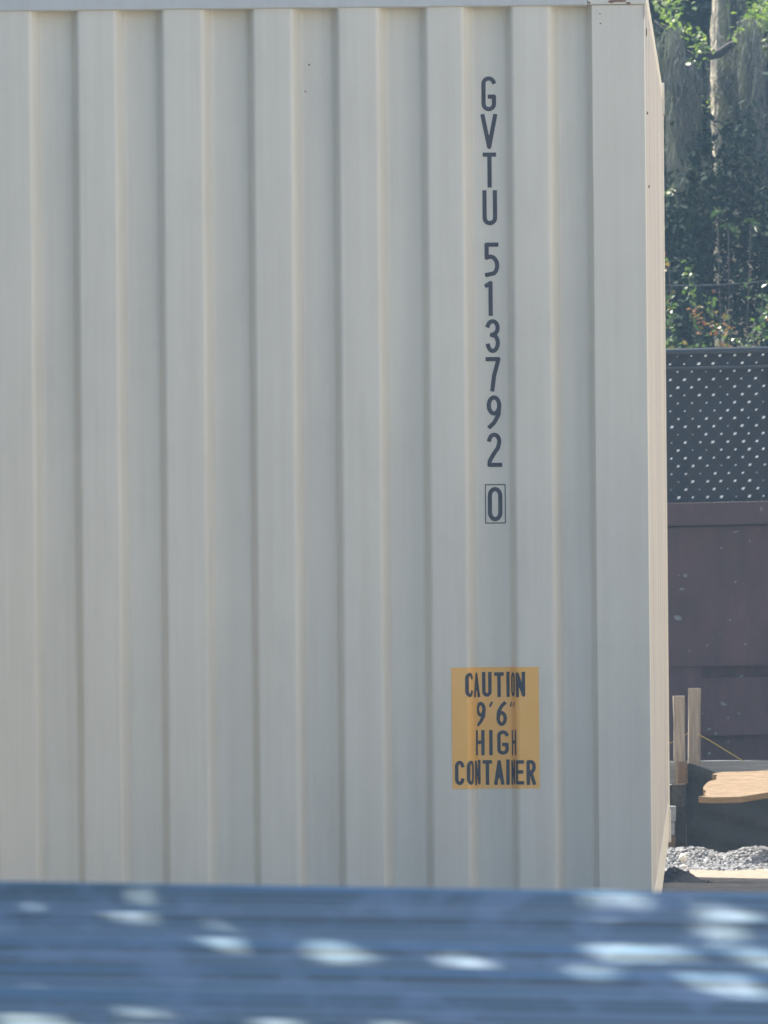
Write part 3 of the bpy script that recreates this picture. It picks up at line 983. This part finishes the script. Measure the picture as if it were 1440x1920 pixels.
# foliage of the oak
def leaf_obj(name, pts, L_, W_, mat, parent, tints, off=None):
    V, F = leaves(pts, L_, W_)
    if off is not None:
        V = V - np.array(off)
    o_ = np_mesh(name, V, F, mat, parent, np.repeat(tints, 4))
    tag(o_, kind='stuff')
    return o_
def cl(px, py, sx, sy, n, d, depth=0.15):
    c = at_t(px, py, d); s_ = F_PX / d
    return np.stack([c.x + rng.normal(0, sx / s_, n), d + rng.normal(0, depth, n), c.z + rng.normal(0, sy / s_, n)], 1)
bright = [(1262, 42, 10, 8, 26), (1278, 58, 14, 8, 40), (1302, 70, 12, 7, 34), (1318, 92, 12, 6, 34), (1240, 18, 10, 12, 26), (1420, 18, 20, 14, 70), (1425, 45, 18, 14, 130), (1440, 20, 10, 30, 70), (1384, 65, 7, 6, 12),
          (1435, 80, 12, 16, 50), (1260, 8, 18, 10, 36), (1305, 120, 14, 6, 18), (1322, 195, 8, 8, 10), (1255, 362, 6, 10, 10), (1395, 440, 30, 14, 70), (1428, 398, 18, 18, 70),
          (1340, 400, 14, 10, 26), (1370, 425, 22, 16, 50)]
pts = np.concatenate([cl(*b[:5], DT - .65 + random.uniform(-.15, .3)) for b in bright])
leaf_obj('lit_leaves', pts, 0.042, 0.028, M_LIT, oak, rng.uniform(0.55, 1.0, len(pts)), ol)
low = [(1375, 330, 40, 40, 420), (1345, 420, 50, 40, 500), (1400, 480, 45, 50, 620), (1330, 540, 50, 45, 620), (1395, 590, 50, 40, 620), (1290, 430, 40, 60, 420), (1385, 250, 25, 30, 120), (1470, 450, 60, 120, 700)]
pts = np.concatenate([cl(*b[:5], DT - 1.1) for b in low])
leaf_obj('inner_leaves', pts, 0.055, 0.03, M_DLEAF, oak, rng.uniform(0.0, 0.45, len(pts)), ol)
# dark inner crown
n = 26000
pts, wh, k = clumped(n, (ol.x - 3.2, DT + 0.5, 2.2), (ol.x + 3.4, DT + 3.5, 7.0), 320, 0.16)
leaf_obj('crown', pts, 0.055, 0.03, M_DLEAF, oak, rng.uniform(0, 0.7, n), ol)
# vines and shrubs just behind the fence top with some reddened leaves
shr = empty('climbing_shrub', (at_t(1320, 660, 65.6).x, 65.6, 0))
tag(shr, 'sparse shrub with green and orange-red leaves rising just above the fence top', 'shrub')
sl_ = Vector(shr.location)
pp, tn = [], []
for (px, py, sx, sy, n_, red) in ((1290, 515, 6, 14, 26, 0), (1297, 548, 6, 10, 20, 0), (1256, 575, 7, 14, 26, 0.2), (1255, 615, 7, 16, 24, 0), (1250, 490, 3, 8, 10, 1), (1308, 597, 10, 12, 34, 1),
                                  (1333, 580, 6, 16, 22, 0.1), (1342, 617, 6, 8, 14, 1), (1362, 615, 9, 12, 28, 0.3), (1428, 610, 12, 18, 46, 0), (1380, 645, 30, 8, 50, 0.1), (1352, 650, 9, 4, 12, 1),
                                  (1436, 590, 7, 10, 20, 0), (1300, 650, 30, 6, 26, 0.1), (1490, 600, 30, 30, 90, 0.2), (1258, 640, 8, 10, 20, 0.1), (1410, 540, 20, 20, 10, 0)):
    pp.append(cl(px, py, sx, sy, n_, 65.6, 0.1))
    tn.append(np.where(rng.uniform(0, 1, n_) < red * 0.8, rng.uniform(0.8, 1, n_), rng.uniform(0, 0.7, n_)))
leaf_obj('leaves', np.concatenate(pp), 0.032, 0.022, M_VINE, shr, np.concatenate(tn), sl_)
for (x0, y0, x1, y1) in ((1262, 760, 1252, 480), (1300, 760, 1290, 500), (1322, 760, 1335, 560), (1360, 760, 1366, 600), (1420, 760, 1432, 580), (1300, 700, 1310, 590)):
    a, b2 = at_t(x0, y0, 65.6), at_t(x1, y1, 65.6)
    m_ = (a + b2) / 2 + Vector((0.02, 0.02, 0))
    MB().tube([Vector((a.x, a.y, 0)) - sl_, a - sl_, m_ - sl_, b2 - sl_], [.003, .003, .0025, .0015], 5).build('stem', M_TWIG, shr, smooth=True)

# palmetto with spiky fans in front of the oak
palm = empty('palmetto', (at_t(1370, 800, 69).x, 69.0, 0))
tag(palm, 'palmetto with pale spiky fan leaves under the hanging moss', 'palm')
pl = Vector(palm.location)
for (px, py, r_px, a0) in ((1366, 428, 24, 60), (1345, 400, 17, 110), (1408, 418, 22, 30), (1430, 560, 22, 60), (1480, 470, 34, 10)):
    c = at_t(px, py, 69)
    mb = MB()
    for k in range(15):
        an = R(a0 - 100 + 200 * k / 14) + random.gauss(0, .05)
        r_ = r_px / (F_PX / 69) * random.uniform(.8, 1.1)
        dx, dz = math.cos(an), math.sin(an)
        y_ = random.gauss(0, .03)
        tip = c + Vector((dx * r_, y_ * 2 - 0.03, dz * r_ * .8 - 0.02))
        mid = c + Vector((dx * r_ * .5, y_, dz * r_ * .45))
        sd = Vector((-dz, 0.3, dx)) * 0.0030
        mb.add([c - sd * .5 - pl, c + sd * .5 - pl, mid + sd - pl, tip - pl, mid - sd - pl], [(0, 1, 2, 3, 4)])
    nv = len(mb.v)
    o_ = mb.build('fan_leaf', M_VINE, palm)
    at = o_.data.attributes.new('tint', 'FLOAT', 'POINT'); at.data.foreach_set('value', [0.15] * nv)
    MB().tube([Vector((c.x * .3 + pl.x * .7, 69, 0)) - pl, Vector((c.x * .6 + pl.x * .4, 69, c.z * .6)) - pl, c - pl], [.003, .002, .002], 5).build('stalk', M_TWIG, palm, smooth=True)

hd = empty('occluder', (-5.7, 25.5, 0))  # leafy row added out of view to darken light from the left
tag(hd, 'tall dark hedge added out of view to block light along the left of the yard', 'occluder')
nh = 30000
ph_ = np.stack([rng.uniform(-6.6, -4.8, nh), rng.uniform(18, 32.6, nh), rng.uniform(0.05, 4.8, nh)], 1)
leaf_obj('foliage', ph_, 0.20, 0.12, M_LEAF, hd, rng.uniform(0, 0.3, nh), hd.location)
for q in np.arange(-7, 7.2, 1.2):
    MB().tube([(0, q, 0), (.05, q + 0.05, 2.2), (0, q, 4.2)], [.06, .05, .01], 7).build('stem', M_TWIG, hd)
# low dark bank added below the line of sight to dim the container's lower wall
V, F = [], []
for i in range(60):
    for j in range(16):
        x, t_ = -9 + 15 * i / 59, j / 15
        V.append((x, 30.5 + 4.2 * t_, 0.30 * math.sin(math.pi * t_) ** 0.6 * (1 + .08 * math.sin(x * 2.3 + t_ * 9)) - 0.02))
for i in range(59):
    for j in range(15):
        a = i * 16 + j
        F.append((a, a + 16, a + 17, a + 1))
tag(MB().add(V, F).build('occluder_bank', M_DARKSOIL, smooth=True), kind='structure')
# leafy blockers added on either side of the view line to darken the lower wall
for (xa_, xb_, hh_, lab) in ((-9.0, -1.7, 3.1, 'tall clipped dark hedge added out of view to block light before the left half of the container'), (1.9, 6.0, 1.75, 'lower clipped dark hedge added out of view to block light before the right end of the container')):
    hd = empty('occluder', ((xa_ + xb_) / 2, 33.4, 0))
    tag(hd, lab, 'occluder')
    nh = int(2600 * (xb_ - xa_))
    ph_ = np.stack([rng.uniform(xa_, xb_, nh), rng.uniform(32.7, 34.1, nh), rng.uniform(0.05, hh_, nh)], 1)
    leaf_obj('foliage', ph_, 0.16, 0.10, M_LEAF, hd, rng.uniform(0, 0.5, nh), hd.location)
    for q in np.arange(xa_ + 0.5, xb_, 0.9):
        MB().tube([(q - hd.location.x, 0, 0), (q - hd.location.x + .05, 0.05, hh_ * .5), (q - hd.location.x, 0, hh_ * .9)], [.04, .03, .01], 7).build('stem', M_TWIG, hd)
# pale shed added outside the frame as a bounce source; its sunlit wall throws warm light to the left
shed = empty('bounce_shed', (9.0, 0, 0))
tag(shed, 'long pale ribbed metal shed added out of view on the right for bounce light', 'shed')
M_SHED = simple('pale_shed_paint', (0.80, 0.71, 0.57), (0.84, 0.77, 0.63), 2, 0.6)
pr = []
y = 6.0
while y < 62:
    pr += [(0.0, y), (0.0, y + 0.17), (0.03, y + 0.20), (0.03, y + 0.30)]
    y += 0.33
V = [(x_, y_, z_) for z_ in (-0.2, 5.2) for x_, y_ in pr]
k_ = len(pr)
MB().add(V, [(i, i + k_, i + k_ + 1, i + 1) for i in range(k_ - 1)]).build('wall', M_SHED, shed)
MB().add([(-0.3, 5.6, 5.15), (-0.3, 62.5, 5.15), (6, 62.5, 6.4), (6, 5.6, 6.4), (-0.3, 5.6, 5.21), (-0.3, 62.5, 5.21), (6, 62.5, 6.46), (6, 5.6, 6.46)],
         [(0, 3, 2, 1), (4, 5, 6, 7), (0, 1, 5, 4), (1, 2, 6, 5), (2, 3, 7, 6), (3, 0, 4, 7)]).build('roof', M_SHED, shed)
MB().box(0.05, 12.0, 61.8, 62.0, -0.2, 5.2).build('wall', M_SHED, shed)
MB().box(0.05, 12.0, 6.0, 6.2, -0.2, 5.2).build('wall', M_SHED, shed)
# trees added out of the frame, left of the yard, to darken that side
n3 = 26000
pts3 = np.stack([rng.uniform(-34, -11, n3), rng.uniform(2, 58, n3), rng.uniform(0, 13, n3)], 1)
V3, F3 = leaves(pts3, 0.8, 0.5)
o = np_mesh('woodland', V3, F3, M_LEAF, None, np.repeat(rng.uniform(0, .5, n3), 4))
tag(o, 'unseen dark trees added left of the yard to darken that side', 'woodland', kind='stuff')
# woodland mass behind everything
n = 130000
lo, hi = (-3.0, 77.0, 0.0), (8.0, 83.0, 6.5)
pts, wh, k = clumped(n, lo, hi, 900, 0.22)
ctint = rng.uniform(0, 0.5, k)[wh] + rng.uniform(0, 0.25, n)
V1, F1 = leaves(pts, 0.085, 0.05)
n2 = 60000
pts2 = np.stack([rng.uniform(-22, 26, n2), rng.uniform(78.5, 92, n2), rng.uniform(0, 15.5, n2)], 1)
V2, F2 = leaves(pts2, 0.55, 0.36)
V = np.concatenate([V1, V2]); F = np.concatenate([F1, F2 + len(V1)])
o = np_mesh('woodland', V, F, M_LEAF, None, np.concatenate([np.repeat(ctint, 4), np.repeat(rng.uniform(0, .5, n2), 4)]))
tag(o, 'dense dark evergreen woodland filling the background behind the fence', 'woodland', kind='stuff')

# ------------------------------------------------------------------ stakes, boards, silt cloth, plank beyond the container
DB = 50.7
SB = F_PX / DB
def bx(name, x0, y0, x1, y1, d, th, mat, parent=None, lean=0.0, seg=6, rough=0.0015):
    """upright or lying timber given by its front rectangle in picture px, thickness th going away"""
    a, b2 = P(x0, y1, d), P(x1, y0, d)
    V, F = [], []
    vert = abs(y1 - y0) > abs(x1 - x0)
    for k in range(seg + 1):
        t = k / seg
        j = lambda: random.uniform(-rough, rough)
        if vert:
            z = a.z + (b2.z - a.z) * t; o_ = lean * (t - .0) 
            V += [(a.x + o_ + j(), d, z), (b2.x + o_ + j(), d, z), (b2.x + o_ + j(), d + th, z), (a.x + o_ + j(), d + th, z)]
        else:
            x = a.x + (b2.x - a.x) * t
            V += [(x, d, a.z + lean * t + j()), (x, d, b2.z + lean * t + j()), (x, d + th, b2.z + lean * t + j()), (x, d + th, a.z + lean * t + j())]
    for k in range(seg):
        for q in range(4):
            F.append((4 * k + q, 4 * k + (q + 1) % 4, 4 * k + 4 + (q + 1) % 4, 4 * k + 4 + q))
    F += [(3, 2, 1, 0), tuple(4 * seg + q for q in range(4))]
    return MB().add(V, F).build(name, mat, parent)
s1 = bx('wooden_stake', 1267, 1305, 1285, 1620, DB - .02, 0.035, M_WOOD, lean=-0.004)
tag(s1, 'shorter grey wooden stake close beside the container edge', 'stake')
s2 = bx('wooden_stake', 1290, 1291, 1310, 1620, DB + .10, 0.035, M_WOOD, lean=0.008)
tag(s2, 'taller pale wooden stake, the one with the yellow string on its right', 'stake')
b1 = bx('form_board', 1180, 1427, 1284, 1470, DB + .02, 0.03, M_BOARD, seg=8)
b1x = bx('form_board', 1285, 1418, 2300, 1462, DB + .145, 0.03, M_BOARD, seg=16)
tag(b1, 'grey weathered board fixed on edge behind the shorter stake', 'board')
tag(b1x, 'long grey weathered board on edge above the black silt cloth', 'board')
blk = bx('timber_block', 1271, 1428, 1289, 1469, DB - 0.055, 0.034, M_BROWN)
tag(blk, 'small brown timber block in front of the grey board end', 'timber block')
st_l = MB().tube([P(1200, 1425, DB), P(1257, 1393, DB), P(1290, 1375, DB + .04)], 0.0022, 5).build('string', M_STRING)
tag(st_l, 'yellow string running from the container side to the stakes', 'string')
st_r = MB().tube([P(1309, 1377, DB + .06), P(1330, 1388, DB + .08), P(1395, 1428, DB + .15), P(1470, 1480, DB + .2)], 0.0026, 5).build('string', M_STRING)
tag(st_r, 'yellow string sloping down to the right from the taller stake', 'string')
# silt cloth: black fabric hanging from the board, upper edge sagging left of the long board
xs = [1200, 1240, 1262, 1285, 1290, 1300, 1320, 1345, 1370, 1400, 1440, 1500, 2300]
tops = [1475, 1472, 1472, 1440, 1430, 1433, 1440, 1449, 1450, 1450, 1450, 1452, 1455]
V, F = [], []
nr = 14
xx = np.linspace(1200, 2300, 170)
for i, x in enumerate(xx):
    t_ = np.interp(x, xs, tops)
    for j in range(nr):
        f = j / (nr - 1)
        y = t_ + (1625 - t_) * f
        yd = DB + 0.055 - 0.10 * f * f + 0.010 * math.sin(x * .09 + f * 5) * f + 0.012 * math.sin((y - 1450) * .12 - x * .035)
        V.append(P(x, y, yd))
for i in range(len(xx) - 1):
    for j in range(nr - 1):
        a = i * nr + j
        F.append((a, a + 1, a + 1 + nr, a + nr))
cloth = MB().add(V, F).build('silt_cloth', M_CLOTH, smooth=True)
tag(cloth, 'black silt cloth hanging in folds from the grey board down to the gravel', 'silt fence')
pst = bx('dark_post', 1262, 1471, 1286, 1600, DB - .125, 0.03, M_TWIG)
pst.name = 'fence_post'
tag(pst, 'short dark post below the brown block, left of the black cloth', 'post')
# small stacked bricks by the container edge
for (y0, y1) in ((1512, 1540), (1542, 1566)):
    c = bx('brick', 1240, y0, 1267 if y0 < 1530 else 1265, y1, DB - .2, 0.09, M_BOARD, seg=3)
    tag(c, 'pale grey brick, %s of two at the container edge' % ('upper' if y0 < 1530 else 'lower'), 'brick', 'bricks by the container edge')
bx_b = bx('brick', 1238, 1568, 1266, 1612, DB - .2, 0.09, M_BROWN, seg=3)
tag(bx_b, 'brown block at the foot of the two pale bricks', 'brick')
# broken plank: split end with splinters, sunlit
DP = 50.2
top = [(1640, 1440), (1500, 1444), (1440, 1447), (1395, 1449), (1355, 1450), (1343, 1452), (1337, 1454)]
endp = [(1347, 1455), (1345, 1459), (1347, 1462), (1343, 1464), (1332, 1466), (1326, 1470), (1320, 1476), (1319, 1481), (1325, 1484), (1321, 1489), (1325, 1492), (1310, 1493.5)]
bot = [(1336, 1495), (1386, 1494), (1420, 1489), (1440, 1486), (1520, 1476), (1640, 1462)]
poly = top + endp + bot
n = len(poly)
V, F = [], []
TH = 0.022
fr = [P(x, y, DP) for x, y in poly]
V = [p + Vector((0, (p.z - fr[0].z) * -0.0, 0)) for p in fr]
# lean the face back so that the high sun rakes over it
zmid = P(1440, 1495, DP).z
def lean(p, off):
    h_ = p.z - zmid
    return Vector((p.x, DP + h_ * 2.2 + off, p.z))
V = [lean(P(x, y, DP), 0) for x, y in poly] + [lean(P(x, y, DP), 0) + Vector((0, 0.012, -0.024)) for x, y in poly]
F = [tuple(range(n)), tuple(reversed(range(n, 2 * n)))] + [(i, i + n, (i + 1) % n + n, (i + 1) % n) for i in range(n)]
plank = MB().add(V, F).build('broken_plank', M_FRESH)
tag(plank, 'sunlit tan plank with a splintered broken end lying over the black cloth', 'plank')

# gravel ridge, pale stone, dark soil heap
def stone_mesh(c, r, sq=0.75):
    V = []
    ph = random.uniform(0, 6)
    t = (1 + 5 ** .5) / 2
    base_ = [(-1, t, 0), (1, t, 0), (-1, -t, 0), (1, -t, 0), (0, -1, t), (0, 1, t), (0, -1, -t), (0, 1, -t), (t, 0, -1), (t, 0, 1), (-t, 0, -1), (-t, 0, 1)]
    Rm = Euler((random.uniform(0, 6), random.uniform(0, 6), ph)).to_matrix()
    for b0 in base_:
        v = Rm @ Vector(b0).normalized() * r * random.uniform(.7, 1.2)
        V.append((c[0] + v.x, c[1] + v.y, c[2] + v.z * sq))
    F = [(0, 11, 5), (0, 5, 1), (0, 1, 7), (0, 7, 10), (0, 10, 11), (1, 5, 9), (5, 11, 4), (11, 10, 2), (10, 7, 6), (7, 1, 8), (3, 9, 4), (3, 4, 2), (3, 2, 6), (3, 6, 8), (3, 8, 9), (4, 9, 5), (2, 4, 11), (6, 2, 10), (8, 6, 7), (9, 8, 1)]
    return V, F
mb = MB()
GZ = -0.137
gl, gr = P(1225, 1600, 50.2).x, P(1440, 1600, 50.2).x + 1.6
def ridge(x, y):
    return max(0.0, 0.062 + 0.012 * math.sin(x * 13) + 0.008 * math.sin(x * 31 + y * 9)) * math.exp(-((y - 50.40) / 0.27) ** 2)
for k in range(12000):
    x = random.uniform(gl, gr); y = random.uniform(49.65, 50.65)
    if y < 49.9 and random.random() < .7: continue
    r_ = random.uniform(0.003, 0.011)
    mb.add(*stone_mesh((x, y, GZ + ridge(x, y) + r_ * .4), r_))
g = mb.build('gravel', M_STONE)
tag(g, 'grey crushed gravel heaped along the foot of the black cloth', 'gravel', kind='stuff')
M_SAND = simple('pale_sand', (0.11, 0.092, 0.068), (0.25, 0.205, 0.15), 30, 0.95, 0.5, 60)
V, F = [], []
sx0 = P(1300, 1650, 49.0).x
for i in range(30):
    x = sx0 + 1.9 * i / 29
    V += [(x, 48.25 + .05 * math.sin(x * 21), -0.130), (x, 49.70 + .10 * math.sin(x * 27) + .05 * math.sin(x * 71), -0.130)]
for i in range(29):
    F.append((2 * i, 2 * i + 2, 2 * i + 3, 2 * i + 1))
tag(MB().add(V, F).build('sand_strip', M_SAND), kind='structure')
# bed under the gravel
V, F = [], []
xg, yg = np.linspace(gl - .1, gr, 70), np.linspace(49.7, 51.2, 26)
for x in xg:
    for y in yg:
        V.append((x, y, GZ + ridge(x, y) - 0.012 + (0.010 if 49.9 < y < 51.0 else 0)))
for i in range(len(xg) - 1):
    for j in range(len(yg) - 1):
        a = i * len(yg) + j
        F.append((a, a + len(yg), a + len(yg) + 1, a + 1))
bed = MB().add(V, F).build('gravel_bed', M_STONE, smooth=True)
tag(bed, kind='structure')
c = P(1281, 1609, 49.9)
mb = MB()
V, F = stone_mesh((0, 0, 0), 1.0, 1)
V = [Vector((v[0] * .016, v[1] * .016, v[2] * .021)) + c for v in V]
stn = MB().add(V, F).build('pale_stone', M_PALE)
tag(stn, 'pale upright stone on the gravel beside the container foot', 'stone')
V, F = stone_mesh((0, 0, 0), 1.0, 1)
c = P(1283, 1624, 49.75)
stn = MB().add([Vector((v[0] * .014, v[1] * .014, v[2] * .007)) + c for v in V], F).build('pale_stone', M_PALE)
tag(stn, 'small flat pale stone just below the upright pale stone', 'stone')
# dark heap at the container's far foot
mb = MB()
hx0 = P(1268, 1640, 47.6).x
V, F = [], []
na, nb = 46, 30
for i in range(na):
    for j in range(nb):
        x = hx0 - 0.16 + 0.36 * i / (na - 1); y = 46.9 + 1.5 * j / (nb - 1)
        u, v = (x - hx0 - .0) / 0.085, (y - 47.65) / 0.5
        h_ = 0.060 * math.exp(-(u * u + v * v) * .9) * (1 + .35 * math.sin(x * 95 + y * 11) * math.cos(y * 23 + x * 40)) - 0.003 - 0.135 * min(1, max(0, (y - 44.5) / 3.5))
        V.append((x, y, h_))
for i in range(na - 1):
    for j in range(nb - 1):
        a = i * nb + j
        F.append((a, a + nb, a + nb + 1, a + 1))
heap = MB().add(V, F).build('soil_heap', M_DARKSOIL, smooth=True)
tag(heap, 'small dark soil heap against the foot of the container', 'soil heap')
mb = MB()
for k in range(700):
    x = random.gauss(hx0, .06); y = random.gauss(47.65, .3)
    u, v = (x - hx0) / 0.085, (y - 47.65) / 0.5
    r_ = random.uniform(.003, .008)
    mb.add(*stone_mesh((x, y, -0.125 + 0.060 * math.exp(-(u * u + v * v) * .9) + r_ * .3), r_))
tag(mb.build('soil_crumbs', M_DARKSOIL, heap), kind='stuff')

# ------------------------------------------------------------------ air
HAZE = 0.0007
if HAZE:
    hz = MB().box(-60, 60, -3, 135, -1.0, 16.0).build('haze', None)
    m = bpy.data.materials.new('haze'); m.use_nodes = True
    nt = m.node_tree
    nt.nodes.remove(nt.nodes['Principled BSDF'])
    pv = nt.nodes.new('ShaderNodeVolumePrincipled')
    pv.inputs['Color'].default_value = (0.42, 0.68, 1.0, 1)
    pv.inputs['Density'].default_value = HAZE
    pv.inputs['Anisotropy'].default_value = 0.3
    nt.links.new(pv.outputs[0], nt.nodes['Material Output'].inputs['Volume'])
    hz.data.materials.append(m)
    tag(hz, 'thin bright haze in the air', 'haze', kind='stuff')
